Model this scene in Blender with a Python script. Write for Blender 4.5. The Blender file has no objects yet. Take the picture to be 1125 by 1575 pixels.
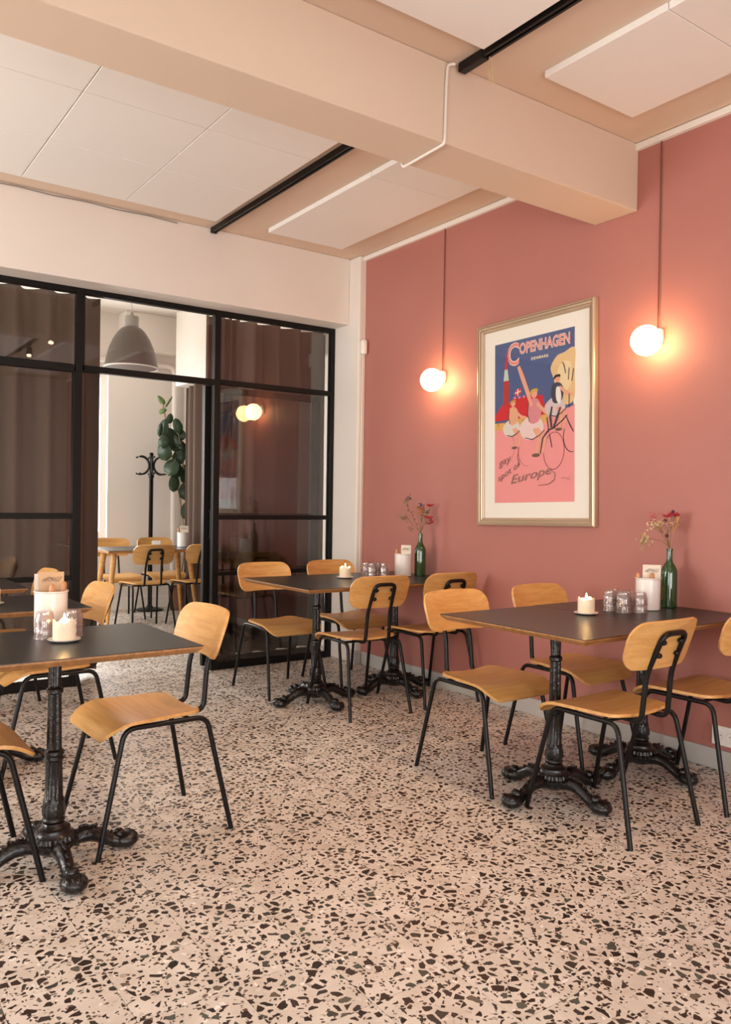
import bpy, bmesh, math, random
from mathutils import Vector, Matrix
from math import sin, cos, pi, radians

S = bpy.context.scene
COL = S.collection
random.seed(7)

# ------------------------------------------------------------------ camera
F_PX, YAW, PITCH, ROLL, CAM_H = 1250.09, .616391, -.0107696, .0149466, 1.22
def make_camera():
    cy, sy = cos(YAW), sin(YAW)
    f = Vector((sy, cy, 0)); r = Vector((cy, -sy, 0)); u = Vector((0, 0, 1))
    f2 = f*cos(PITCH) + u*sin(PITCH); u2 = u*cos(PITCH) - f*sin(PITCH)
    r3 = r*cos(ROLL) + u2*sin(ROLL); u3 = u2*cos(ROLL) - r*sin(ROLL)
    cd = bpy.data.cameras.new('camera'); cam = bpy.data.objects.new('camera', cd)
    COL.objects.link(cam)
    cd.sensor_fit = 'HORIZONTAL'; cd.sensor_width = 36; cd.lens = F_PX/1125*36
    cd.clip_start = .05; cd.clip_end = 100
    m = Matrix((r3, u3, -f2)).transposed().to_4x4(); m.translation = (0, 0, CAM_H)
    cam.matrix_world = m
    S.camera = cam
make_camera()

# ------------------------------------------------------------------ world, window light, exposure
S.view_settings.view_transform = 'Standard'; S.view_settings.look = 'None'
S.view_settings.exposure = 0.16; S.view_settings.gamma = 1.0
S.view_settings.use_curve_mapping = False
W = bpy.data.worlds.new('overcast_sky'); S.world = W; W.use_nodes = True
W.node_tree.nodes['Background'].inputs[0].default_value = (.93, .96, 1, 1)
W.node_tree.nodes['Background'].inputs[1].default_value = 1.6

def area(name, loc, rot, sx, sy, power, col):
    l = bpy.data.lights.new(name, 'AREA'); l.shape = 'RECTANGLE'; l.size = sx; l.size_y = sy
    l.energy = power; l.color = col
    o = bpy.data.objects.new(name, l); COL.objects.link(o); o.location = loc; o.rotation_euler = rot
    return o
DAY = (1.0, .965, .93)
XL, YF = -2.4, -2.4          # left wall and the wall behind the photographer
for y, e in ((-.6, 80), (4.0, 165)):        # daylight at the two windows of the left wall
    area('daylight_left_window', (XL-.12, y, 1.55), (0, radians(-90), 0), 1.8, 1.9, e, DAY)
for x in (-1.0, 1.3):        # daylight at the two windows behind the photographer
    area('daylight_front_window', (x, YF-.12, .95), (radians(90), 0, 0), 1.7, 1.5, 80, (.98, .985, 1.0))
area('daylight_back_room_window', (1.9, 9.12, 1.7), (radians(-90), 0, 0), 1.7, 1.7, 120, (1, .98, .95))
area('daylight_back_room_side_window', (-.12, 7.2, 1.6), (0, radians(-90), 0), 1.7, 2.2, 85, (1, .98, .95))

# ------------------------------------------------------------------ materials
MATS = {}
def nt(name):
    m = bpy.data.materials.new(name); m.use_nodes = True
    t = m.node_tree; b = t.nodes['Principled BSDF']
    MATS[name] = m
    return m, t, b
def plain(name, col, rough=.5, metal=0, bump=0, bscale=60, spec=None, coat=0, var=0):
    m, t, b = nt(name)
    b.inputs['Base Color'].default_value = (*col, 1)
    b.inputs['Roughness'].default_value = rough; b.inputs['Metallic'].default_value = metal
    if spec is not None: b.inputs['Specular IOR Level'].default_value = spec
    if coat: b.inputs['Coat Weight'].default_value = coat; b.inputs['Coat Roughness'].default_value = .15
    if bump or var:
        tc = t.nodes.new('ShaderNodeTexCoord'); n = t.nodes.new('ShaderNodeTexNoise')
        n.inputs['Scale'].default_value = bscale; n.inputs['Detail'].default_value = 5
        t.links.new(tc.outputs['Object'], n.inputs['Vector'])
        if bump:
            bp = t.nodes.new('ShaderNodeBump'); bp.inputs['Strength'].default_value = bump
            bp.inputs['Distance'].default_value = .01
            t.links.new(n.outputs['Fac'], bp.inputs['Height']); t.links.new(bp.outputs['Normal'], b.inputs['Normal'])
        if var:
            n2 = t.nodes.new('ShaderNodeTexNoise'); n2.inputs['Scale'].default_value = 2.3; n2.inputs['Detail'].default_value = 6
            t.links.new(tc.outputs['Object'], n2.inputs['Vector'])
            r = t.nodes.new('ShaderNodeValToRGB')
            r.color_ramp.elements[0].position = .3; r.color_ramp.elements[1].position = .7
            r.color_ramp.elements[0].color = (*[c*(1-var) for c in col], 1)
            r.color_ramp.elements[1].color = (*[min(1, c*(1+var)) for c in col], 1)
            t.links.new(n2.outputs['Fac'], r.inputs['Fac']); t.links.new(r.outputs['Color'], b.inputs['Base Color'])
    return m
def wood(name, c1, c2, axis=0, rough=.38, scale=1.0):
    m, t, b = nt(name)
    tc = t.nodes.new('ShaderNodeTexCoord'); oi = t.nodes.new('ShaderNodeObjectInfo')
    mp = t.nodes.new('ShaderNodeMapping')
    sc = [26*scale]*3; sc[axis] = 2.0*scale; mp.inputs['Scale'].default_value = sc
    va = t.nodes.new('ShaderNodeVectorMath'); va.operation = 'ADD'
    t.links.new(tc.outputs['Object'], va.inputs[0]); t.links.new(oi.outputs['Random'], va.inputs[1])
    t.links.new(va.outputs[0], mp.inputs['Vector'])
    n = t.nodes.new('ShaderNodeTexNoise'); n.inputs['Scale'].default_value = 1.6; n.inputs['Detail'].default_value = 7
    n.inputs['Distortion'].default_value = .6; n.inputs['Roughness'].default_value = .62
    t.links.new(mp.outputs['Vector'], n.inputs['Vector'])
    r = t.nodes.new('ShaderNodeValToRGB'); e = r.color_ramp.elements
    e[0].position = .34; e[0].color = (*c1, 1); e[1].position = .68; e[1].color = (*c2, 1)
    t.links.new(n.outputs['Fac'], r.inputs['Fac']); t.links.new(r.outputs['Color'], b.inputs['Base Color'])
    bp = t.nodes.new('ShaderNodeBump'); bp.inputs['Strength'].default_value = .12; bp.inputs['Distance'].default_value = .004
    t.links.new(n.outputs['Fac'], bp.inputs['Height']); t.links.new(bp.outputs['Normal'], b.inputs['Normal'])
    b.inputs['Roughness'].default_value = rough
    return m
def emit(name, col, s):
    m, t, b = nt(name)
    b.inputs['Base Color'].default_value = (*col, 1)
    b.inputs['Emission Color'].default_value = (*col, 1); b.inputs['Emission Strength'].default_value = s
    return m
def glass(name, tint=(1, 1, 1), refl=.05, rough=0.0, body=None, bodyfac=0):
    m, t, b = nt(name); t.nodes.remove(b)
    out = t.nodes['Material Output']
    g = t.nodes.new('ShaderNodeNewGeometry'); d = t.nodes.new('ShaderNodeVectorMath'); d.operation = 'DOT_PRODUCT'
    t.links.new(g.outputs['Normal'], d.inputs[0]); t.links.new(g.outputs['Incoming'], d.inputs[1])
    def mth(op, a, bb=None):
        n = t.nodes.new('ShaderNodeMath'); n.operation = op
        for i, v in enumerate((a, bb)):
            if v is None: continue
            if isinstance(v, (int, float)): n.inputs[i].default_value = v
            else: t.links.new(v, n.inputs[i])
        return n.outputs[0]
    a = mth('ABSOLUTE', d.outputs['Value']); a = mth('SUBTRACT', 1.0, a); a = mth('POWER', a, 5.0)
    a = mth('MULTIPLY', a, 1-refl); a = mth('ADD', a, refl)
    tr = t.nodes.new('ShaderNodeBsdfTransparent'); tr.inputs[0].default_value = (*tint, 1)
    base = tr.outputs[0]
    if body:
        df = t.nodes.new('ShaderNodeBsdfDiffuse'); df.inputs[0].default_value = (*body, 1)
        mb = t.nodes.new('ShaderNodeMixShader'); mb.inputs[0].default_value = bodyfac
        t.links.new(base, mb.inputs[1]); t.links.new(df.outputs[0], mb.inputs[2]); base = mb.outputs[0]
    gl = t.nodes.new('ShaderNodeBsdfGlossy'); gl.inputs['Roughness'].default_value = rough
    mx = t.nodes.new('ShaderNodeMixShader')
    t.links.new(a, mx.inputs[0]); t.links.new(base, mx.inputs[1]); t.links.new(gl.outputs[0], mx.inputs[2])
    t.links.new(mx.outputs[0], out.inputs['Surface'])
    return m
def terrazzo():
    m, t, b = nt('terrazzo')
    L = t.links.new
    g = t.nodes.new('ShaderNodeNewGeometry'); oi = t.nodes.new('ShaderNodeObjectInfo')
    mul = t.nodes.new('ShaderNodeMath'); mul.operation = 'MULTIPLY'; mul.inputs[1].default_value = 37
    L(oi.outputs['Random'], mul.inputs[0])
    add = t.nodes.new('ShaderNodeVectorMath'); add.operation = 'ADD'
    L(g.outputs['Position'], add.inputs[0]); L(mul.outputs[0], add.inputs[1])
    nz = t.nodes.new('ShaderNodeTexNoise'); nz.inputs['Scale'].default_value = 30; nz.inputs['Detail'].default_value = 2
    L(add.outputs[0], nz.inputs['Vector'])
    sub = t.nodes.new('ShaderNodeVectorMath'); sub.operation = 'MULTIPLY_ADD'
    sub.inputs[1].default_value = (.016, .016, .0)
    L(nz.outputs['Color'], sub.inputs[0]); L(add.outputs[0], sub.inputs[2])
    col = t.nodes.new('ShaderNodeTexNoise'); col.inputs['Scale'].default_value = 9; col.inputs['Detail'].default_value = 4
    L(add.outputs[0], col.inputs['Vector'])
    br = t.nodes.new('ShaderNodeValToRGB'); e = br.color_ramp.elements
    e[0].position = .3; e[0].color = (.565, .49, .42, 1); e[1].position = .7; e[1].color = (.71, .645, .58, 1)
    L(col.outputs['Fac'], br.inputs['Fac'])
    cur = br.outputs['Color']
    for scale, prob, th0, th1, ramp in (
            (60, .18, .12, .34, [(0, (.40, .33, .28)), (.5, (.60, .53, .48)), (1, (.85, .80, .74))]),
            (85, .28, .10, .36, [(0, (.030, .020, .016)), (.6, (.06, .04, .03)), (1, (.20, .13, .10))]),
            (36, .72, .11, .40, [(0, (.018, .015, .014)), (.45, (.045, .026, .020)), (.8, (.05, .045, .04)), (.93, (.09, .10, .08)), (1, (.16, .11, .08))])):
        f1 = t.nodes.new('ShaderNodeTexVoronoi'); f1.voronoi_dimensions = '2D'; f1.inputs['Scale'].default_value = scale
        de = t.nodes.new('ShaderNodeTexVoronoi'); de.voronoi_dimensions = '2D'; de.feature = 'DISTANCE_TO_EDGE'; de.inputs['Scale'].default_value = scale
        L(sub.outputs[0], f1.inputs['Vector']); L(sub.outputs[0], de.inputs['Vector'])
        sp = t.nodes.new('ShaderNodeSeparateColor'); L(f1.outputs['Color'], sp.inputs[0])
        th = t.nodes.new('ShaderNodeMapRange'); th.inputs['To Min'].default_value = th0; th.inputs['To Max'].default_value = th1
        L(sp.outputs[1], th.inputs['Value'])
        gt = t.nodes.new('ShaderNodeMath'); gt.operation = 'GREATER_THAN'; L(de.outputs['Distance'], gt.inputs[0]); L(th.outputs[0], gt.inputs[1])
        lt = t.nodes.new('ShaderNodeMath'); lt.operation = 'LESS_THAN'; L(sp.outputs[0], lt.inputs[0]); lt.inputs[1].default_value = prob
        mk = t.nodes.new('ShaderNodeMath'); mk.operation = 'MULTIPLY'; L(gt.outputs[0], mk.inputs[0]); L(lt.outputs[0], mk.inputs[1])
        rp = t.nodes.new('ShaderNodeValToRGB')
        els = rp.color_ramp.elements
        while len(els) < len(ramp): els.new(.5)
        for i, (p, c) in enumerate(ramp): els[i].position = p; els[i].color = (*c, 1)
        L(sp.outputs[2], rp.inputs['Fac'])
        mx = t.nodes.new('ShaderNodeMix'); mx.data_type = 'RGBA'
        L(mk.outputs[0], mx.inputs['Factor']); L(cur, mx.inputs[6]); L(rp.outputs['Color'], mx.inputs[7])
        cur = mx.outputs[2]
    L(cur, b.inputs['Base Color'])
    rn = t.nodes.new('ShaderNodeMapRange'); rn.inputs['To Min'].default_value = .28; rn.inputs['To Max'].default_value = .5
    L(col.outputs['Fac'], rn.inputs['Value']); L(rn.outputs[0], b.inputs['Roughness'])
    b.inputs['Specular IOR Level'].default_value = .35
    return m
M_TERR = terrazzo()
M_GROUT = plain('grout', (.20, .14, .11), .9)
M_PINK = plain('pink_paint', (.43, .162, .131), .55, bump=.05, bscale=140, var=.03)
M_WHITE = plain('warm_white_paint', (.78, .71, .65), .6, bump=.06, bscale=90, var=.02)
M_CEIL = plain('ceiling_paint', (.70, .545, .425), .7, bump=.04, bscale=90)
M_PANEL = plain('ceiling_panel_white', (.86, .82, .78), .8, bump=.08, bscale=220)
M_TRIM = plain('white_gloss_paint', (.86, .80, .74), .35)
M_BASE = plain('grey_skirting', (.50, .47, .44), .5, var=.06)
M_BLACK = plain('black_powder_coat', (.0045, .004, .004), .34, spec=.30)
M_IRON = plain('cast_iron', (.006, .0055, .006), .24, bump=.3, bscale=70, spec=.55)
M_STEEL = plain('black_steel_frame', (.0055, .0045, .004), .45, spec=.22)
M_OAK = wood('oak_veneer', (.56, .275, .078), (.70, .40, .142), axis=0)
M_PLY = wood('ply_edge', (.25, .11, .035), (.44, .21, .075), axis=0, scale=1.2)
M_LINO = plain('dark_table_linoleum', (.022, .022, .021), .34, bump=.04, bscale=200)
M_CURT = plain('brown_curtain', (.105, .066, .049), .85, bump=.15, bscale=300)
M_GLASS = glass('pane_glass', (.93, .93, .92), .075)
M_TUMB = glass('tumbler_glass', (.91, .86, .855), .10, .04, (.78, .66, .64), .09)
M_PICG = glass('picture_glass', (1, 1, 1), .015, .02)
M_BOTTLE = plain('green_bottle_glass', (.012, .055, .012), .06, spec=.9)
M_CERAM = plain('white_ceramic', (.82, .77, .73), .25, coat=.4)
M_WAX = plain('ivory_wax', (.90, .80, .62), .45)
MATS['ivory_wax'].node_tree.nodes['Principled BSDF'].inputs['Subsurface Weight'].default_value = .9
MATS['ivory_wax'].node_tree.nodes['Principled BSDF'].inputs['Subsurface Radius'].default_value = (.06, .030, .010)
M_FLAME = emit('candle_flame', (1, .62, .22), 60)
M_GLOBE = emit('lit_opal_glass', (1, .62, .29), 23)
M_CORD = plain('red_brown_cord', (.18, .05, .035), .7)
M_FRAME = plain('champagne_frame', (.52, .385, .27), .34, metal=.4)
M_PAPER = plain('poster_paper', (.86, .80, .71), .75)
M_PEWTER = plain('grey_lamp_enamel', (.068, .060, .054), .45)
M_LEAF = plain('rubber_leaf', (.020, .046, .020), .3, var=.35)
M_LEAF2 = plain('young_leaf', (.10, .15, .04), .4, var=.2)
M_STEM = plain('brown_stem', (.30, .19, .09), .7)
M_CANE = plain('brown_basket', (.20, .09, .045), .7, bump=.3, bscale=60)
M_CARD = plain('cream_card', (.80, .70, .58), .7)
M_INK = plain('dark_ink', (.05, .035, .03), .8)
M_CUTL = wood('cutlery_handle', (.42, .18, .07), (.62, .30, .13), axis=2)
M_GREY = plain('grey_bar', (.35, .33, .31), .35, metal=.7)

# ------------------------------------------------------------------ mesh builder
class MB:
    def __init__(s): s.v = []; s.f = []
    def add(s, vs, fs):
        o = len(s.v); s.v += [tuple(v) for v in vs]; s.f += [tuple(i+o for i in f) for f in fs]; return s
    def box(s, x0, x1, y0, y1, z0, z1):
        return s.add([(x, y, z) for z in (z0, z1) for y in (y0, y1) for x in (x0, x1)],
                     [(0, 2, 3, 1), (4, 5, 7, 6), (0, 1, 5, 4), (2, 6, 7, 3), (0, 4, 6, 2), (1, 3, 7, 5)])
    def tube(s, path, r, n=8, cap=True):
        P = [Vector(p) for p in path]; R = r if isinstance(r, (list, tuple)) else [r]*len(P)
        T = []
        for i in range(len(P)):
            a = P[max(i-1, 0)]; b = P[min(i+1, len(P)-1)]; T.append((b-a).normalized())
        up = Vector((0, 0, 1)) if abs(T[0].z) < .9 else Vector((1, 0, 0))
        nrm = (up - T[0]*up.dot(T[0])).normalized(); vs = []
        for i in range(len(P)):
            nrm = (nrm - T[i]*nrm.dot(T[i])).normalized(); bi = T[i].cross(nrm)
            vs += [P[i] + (nrm*cos(2*pi*k/n) + bi*sin(2*pi*k/n))*R[i] for k in range(n)]
        fs = [(i*n+k, i*n+(k+1) % n, (i+1)*n+(k+1) % n, (i+1)*n+k) for i in range(len(P)-1) for k in range(n)]
        if cap: fs += [tuple(range(n-1, -1, -1)), tuple(range((len(P)-1)*n, len(P)*n))]
        return s.add(vs, fs)
    def lathe(s, prof, n=24, c=(0, 0, 0), mod=None, cap=True):
        vs = []
        for j, (r, z) in enumerate(prof):
            for k in range(n):
                a = 2*pi*k/n; rr = r*(mod(j, a) if mod else 1)
                vs.append((c[0]+rr*cos(a), c[1]+rr*sin(a), c[2]+z))
        fs = [(j*n+k, j*n+(k+1) % n, (j+1)*n+(k+1) % n, (j+1)*n+k) for j in range(len(prof)-1) for k in range(n)]
        if cap: fs += [tuple(range(n-1, -1, -1)), tuple(range((len(prof)-1)*n, len(prof)*n))]
        return s.add(vs, fs)
    def ball(s, c, r, nu=12, nv=8, m=None):
        if isinstance(r, (int, float)): r = (r, r, r)
        vs = [(0, 0, -1)] + [(cos(2*pi*k/nu)*cos(-pi/2+pi*j/nv), sin(2*pi*k/nu)*cos(-pi/2+pi*j/nv), sin(-pi/2+pi*j/nv)) for j in range(1, nv) for k in range(nu)] + [(0, 0, 1)]
        out = []
        for v in vs:
            p = Vector((v[0]*r[0], v[1]*r[1], v[2]*r[2]))
            if m: p = m @ p
            out.append(p + Vector(c))
        fs = [(0, 1+(k+1) % nu, 1+k) for k in range(nu)]
        fs += [(1+(j-1)*nu+k, 1+(j-1)*nu+(k+1) % nu, 1+j*nu+(k+1) % nu, 1+j*nu+k) for j in range(1, nv-1) for k in range(nu)]
        e = len(vs)-1; b = 1+(nv-2)*nu
        fs += [(b+k, b+(k+1) % nu, e) for k in range(nu)]
        return s.add(out, fs)
    def sheet(s, G, t):
        """grid of points -> closed slab of thickness t below the surface"""
        R = len(G); C = len(G[0]); P = [[Vector(p) for p in row] for row in G]; B = []
        for i in range(R):
            for j in range(C):
                du = P[i][min(j+1, C-1)] - P[i][max(j-1, 0)]; dv = P[min(i+1, R-1)][j] - P[max(i-1, 0)][j]
                n = du.cross(dv)
                n = n.normalized() if n.length > 1e-12 else Vector((0, 0, 1))
                B.append(P[i][j] - n*t)
        top = [p for row in P for p in row]; N = R*C
        fs = []
        for i in range(R-1):
            for j in range(C-1):
                a, b, c, d = i*C+j, i*C+j+1, (i+1)*C+j+1, (i+1)*C+j
                fs += [(a, b, c, d), (a+N, d+N, c+N, b+N)]
        rim = [j for j in range(C)] + [i*C+C-1 for i in range(1, R)] + [(R-1)*C+j for j in range(C-2, -1, -1)] + [i*C for i in range(R-2, 0, -1)]
        for k in range(len(rim)):
            a, b = rim[k], rim[(k+1) % len(rim)]; fs.append((b, a, a+N, b+N))
        return s.add(top+B, fs)
    def poly(s, pts, d=None):
        """flat polygon; with d (vector) an extruded prism"""
        n = len(pts); P = [Vector(p) for p in pts]
        if d is None: return s.add(P, [tuple(range(n))])
        d = Vector(d)
        return s.add(P + [p+d for p in P], [tuple(range(n-1, -1, -1)), tuple(range(n, 2*n))] + [(i, (i+1) % n, n+(i+1) % n, n+i) for i in range(n)])
    def mesh(s, name, mat, smooth=None):
        me = bpy.data.meshes.new(name); me.from_pydata(s.v, [], s.f)
        bm = bmesh.new(); bm.from_mesh(me); bmesh.ops.recalc_face_normals(bm, faces=bm.faces); bm.to_mesh(me); bm.free()
        if mat: me.materials.append(mat)
        if smooth is not None:
            me.polygons.foreach_set('use_smooth', [True]*len(me.polygons)); me.set_sharp_from_angle(angle=radians(smooth))
        return me
    def build(s, name, mat, parent=None, smooth=None, bevel=0, loc=None, rot=None):
        return link(name, s.mesh(name, mat, smooth), parent, bevel, loc, rot)
def link(name, me, parent=None, bevel=0, loc=None, rot=None):
    o = bpy.data.objects.new(name, me); COL.objects.link(o); o.parent = parent
    if loc: o.location = loc
    if rot: o.rotation_euler = rot
    if bevel:
        b = o.modifiers.new('bevel', 'BEVEL'); b.width = bevel; b.segments = 2; b.limit_method = 'ANGLE'
    return o
def tag(o, label=None, cat=None, group=None, kind=None):
    if label: o['label'] = label
    if cat: o['category'] = cat
    if group: o['group'] = group
    if kind: o['kind'] = kind
    return o
def root(name, label, cat, loc=(0, 0, 0), rz=0, group=None):
    o = bpy.data.objects.new(name, None); COL.objects.link(o); o.location = loc; o.rotation_euler = (0, 0, rz)
    o.empty_display_size = .1
    return tag(o, label, cat, group)
def dup(o, loc, rz=0, label=None, group=None, parent=None):
    c = o.copy(); COL.objects.link(c)
    if parent is None:
        c.location = loc; c.rotation_euler = (0, 0, rz)
        if label: c['label'] = label
        if group: c['group'] = group
    else: c.parent = parent
    for ch in KIDS.get(o.name, []): KIDS.setdefault(c.name, []).append(dup(ch, None, parent=c))
    return c
KIDS = {}
def register(o):
    KIDS[o.name] = [c for c in bpy.data.objects if c.parent == o]
    for c in KIDS[o.name]: register(c)
def struct(o): o['kind'] = 'structure'; return o
def box(name, mat, a, parent=None, bevel=0):
    return MB().box(*a).build(name, mat, parent, bevel=bevel)
def arc(c, r, a0, a1, n, ax1, ax2):
    c = Vector(c); ax1 = Vector(ax1); ax2 = Vector(ax2)
    return [c + ax1*(r*cos(a0+(a1-a0)*i/n)) + ax2*(r*sin(a0+(a1-a0)*i/n)) for i in range(n+1)]
def fillet(pts, r, n=5):
    """polyline with rounded inner corners"""
    P = [Vector(p) for p in pts]; out = [P[0]]
    for i in range(1, len(P)-1):
        a = (P[i-1]-P[i]); b = (P[i+1]-P[i]); rr = min(r, a.length*.49, b.length*.49)
        p0 = P[i]+a.normalized()*rr; p1 = P[i]+b.normalized()*rr
        for k in range(n+1):
            t = k/n; out.append(p0*(1-t)**2 + P[i]*2*t*(1-t) + p1*t*t)
    out.append(P[-1]); return out

# ------------------------------------------------------------------ room shell
XW = 3.558; YP = 5.386; ZC = 3.09; YB = 8.95; XB = 3.72
# floor: grout bed, single tiles, tiles past the limit as one mesh
floor = struct(box('floor', M_GROUT, (XL-.1, XB+.1, YF-.1, YB+.15, -.12, -.004)))
T = .25; GAP = .0014
tile_me = MB().box(GAP/2, T-GAP/2, GAP/2, T-GAP/2, -.0039, 0).mesh('tile', M_TERR)
def tile_xy():
    out = []
    i0 = math.floor((XL-.67)/T); j0 = math.floor((YF-1.335)/T)
    for i in range(i0, i0+27):
        for j in range(j0, j0+48):
            x, y = .67+i*T, 1.335+j*T
            if x < XL-T+.02 or x > XB or y > YB or y < YF-T+.02: continue
            out.append((x, y))
    return out
def seen(x, y):
    cx, cy = x+T/2, y+T/2; d = cx*sin(YAW)+cy*cos(YAW); l = cx*cos(YAW)-cy*sin(YAW)
    return d > 1.3 and abs(l/d) < .5 and x < XW and y < 5.35
xy = tile_xy(); near = sorted([p for p in xy if seen(*p)], key=lambda p: p[0]**2+p[1]**2)[:300]; ns = set(near)
for p in near: link('tile', tile_me, floor, loc=(p[0], p[1], 0))
mb = MB()
for p in xy:
    if p not in ns: mb.box(p[0]+GAP/2, p[0]+T-GAP/2, p[1]+GAP/2, p[1]+T-GAP/2, -.0039, 0)
tag(mb.build('tile', M_TERR, floor), kind='stuff')

# ceiling slab, beam, header
ceiling = struct(box('ceiling', M_CEIL, (XL-.1, XW+.15, YF-.1, 5.5, ZC, ZC+.15)))
panel_me = MB().box(.002, .603, .002, .603, -.03, 0).mesh('ceiling_panel', M_PANEL)
def panels(xs, ys):
    for x in xs:
        for y in ys: link('ceiling_panel', panel_me, ceiling, bevel=.003, loc=(x, y, ZC))
left_cols = [2.28-.605*k for k in range(1, 8)]
panels(left_cols, [4.975-.605*k for k in range(1, 4)]); panels(left_cols, [2.44-.605*k for k in range(1, 8)])
panels([2.658], [4.955-.605*k for k in range(1, 4)]); panels([2.635], [2.44-.605*k for k in range(1, 8)])
beam = struct(box('trim_1', M_CEIL, (XL, XW, 2.635, 2.905, 2.745, ZC), bevel=.006))
tag(beam, 'plastered ceiling beam crossing the room to the pink wall')
header = struct(box('wall_header', M_WHITE, (XL, 3.5, 5.195, 5.5, 2.588, ZC), bevel=.006))
wall_right = struct(box('wall_right', M_PINK, (XW, XW+.15, YF, 5.06, 0, ZC)))
pier = struct(box('wall_pier', M_WHITE, (3.5, XW+.15, 5.06, 5.5, 0, ZC), bevel=.012))
struct(box('trim_2', M_TRIM, (XW-.022, XW, YF, 2.635, 3.054, ZC-.004)))
struct(box('trim_3', M_TRIM, (XW-.022, XW, 2.905, 5.06, 3.054, ZC-.004)))
struct(box('baseboard_right', M_BASE, (XW-.018, XW, YF, 5.04, 0, .095), bevel=.004))
struct(box('baseboard_pier', M_BASE, (3.474, 3.535, 5.025, 5.10, 0, .10), bevel=.004))

def wall_with_windows(name, axis, pos, thick, lo, hi, zt, wins, mat):
    """wall in plane axis=pos, windows as (a0,a1,z0,z1)"""
    r = MB()
    def bx(a0, a1, z0, z1):
        if a1-a0 < 1e-4 or z1-z0 < 1e-4: return
        if axis == 'x': r.box(min(pos, pos+thick), max(pos, pos+thick), a0, a1, z0, z1)
        else: r.box(a0, a1, min(pos, pos+thick), max(pos, pos+thick), z0, z1)
    cur = lo
    for a0, a1, z0, z1 in sorted(wins):
        bx(cur, a0, 0, zt); bx(a0, a1, 0, z0); bx(a0, a1, z1, zt); cur = a1
    bx(cur, hi, 0, zt)
    return struct(r.build(name, mat))
NW = [0]
def window_unit(axis, pos, a0, a1, z0, z1, nm, mat=M_TRIM):
    NW[0] += 1
    e = bpy.data.objects.new('window_%d' % NW[0], None); COL.objects.link(e); struct(e)
    e.location = (pos, (a0+a1)/2, z0) if axis == 'x' else ((a0+a1)/2, pos, z0)
    w = (a1-a0)/2; hh = z1-z0
    def put(n, mt, u0, u1, d0, d1, q0, q1):
        b = (d0, d1, u0, u1, q0, q1) if axis == 'x' else (u0, u1, d0, d1, q0, q1)
        box(n, mt, b, e)
    for u in (-w, w-.06): put('stile', mat, u, u+.06, -.03, .03, 0, hh)
    for q in (0, hh-.06): put('rail', mat, -w+.06, w-.06, -.03, .03, q, q+.06)
    for k in range(1, nm):
        c = -w + 2*w*k/nm; put('mullion', mat, c-.025, c+.025, -.03, .03, .06, hh-.06)
    for k in range(nm):
        p0 = -w + 2*w*k/nm + (.06 if k == 0 else .025); p1 = -w + 2*w*(k+1)/nm - (.06 if k == nm-1 else .025)
        put('pane', M_GLASS, p0, p1, -.004, .004, .06, hh-.06)
LW = [(-1.55, .35, .65, 2.45), (3.05, 4.95, .65, 2.45)]
wall_with_windows('wall_left', 'x', XL, -.2, YF, 5.5, ZC, LW, M_WHITE)
FW = [(-1.85, -.15, .2, 1.7), (.45, 2.15, .2, 1.7)]
wall_with_windows('wall_front', 'y', YF, -.2, XL, XW, ZC, FW, M_WHITE)

# ------------------------------------------------------------------ glazed steel partition (windows 1-3 of the room)
D0, D1 = YP, YP+.05
def glazed(n, x0, x1, z0, z1, parts, panes, label):
    e = bpy.data.objects.new('window_%d' % n, None); COL.objects.link(e); struct(e); e['label'] = label
    for nm, a in parts: box(nm, M_STEEL, (a[0], a[1], a[2] if len(a) > 4 else D0, a[3] if len(a) > 4 else D1, a[-2], a[-1]), e, bevel=.003)
    for q in panes:
        o = box('pane', M_GLASS, (q[0], q[1], YP+.021, YP+.026, q[2], q[3]), e)
    return e
NW[0] = 3
ZT, ZTI = 2.590, 2.552
w1 = glazed(1, 0, 0, 0, 0, [
    ('stile', (.35, .40, 0, ZT)), ('stile', (1.505, 1.560, 2.045, ZT)), ('stile', (1.490, 1.545, 0, 2.045)),
    ('rail', (.40, 1.505, ZTI, ZT)), ('rail', (.40, 1.490, 2.040, 2.092)), ('rail', (.40, 1.490, 1.090, 1.128)),
    ('rail', (.40, 1.490, .690, .722)), ('rail', (.40, 1.490, 0, .06))],
    [(.40, 1.505, 2.092, ZTI), (.40, 1.490, 1.128, 2.040), (.40, 1.490, .722, 1.090), (.40, 1.490, .06, .690)],
    'black steel glazed door panel in front of the brown curtain at left')
w2 = glazed(2, 0, 0, 0, 0, [
    ('rail', (1.560, 2.475, ZTI, ZT)), ('rail', (1.545, 2.475, 2.050, 2.092))], [(1.560, 2.475, 2.092, ZTI)],
    'clear transom pane above the open doorway')
w3 = glazed(3, 0, 0, 0, 0, [
    ('stile', (2.475, 2.522, 0, ZT)), ('stile', (3.466, 3.5, 0, ZT)),
    ('rail', (2.522, 3.466, ZTI, ZT)), ('rail', (2.522, 3.466, 2.060, 2.096)), ('rail', (2.522, 3.466, 1.086, 1.120)),
    ('rail', (2.522, 3.466, .680, .710)), ('rail', (2.522, 3.466, 0, .048))],
    [(2.522, 3.466, 2.096, ZTI), (2.522, 3.466, 1.120, 2.060), (2.522, 3.466, .710, 1.086), (2.522, 3.466, .048, .680)],
    'black steel glazed panel reflecting the globe lamp')
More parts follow.
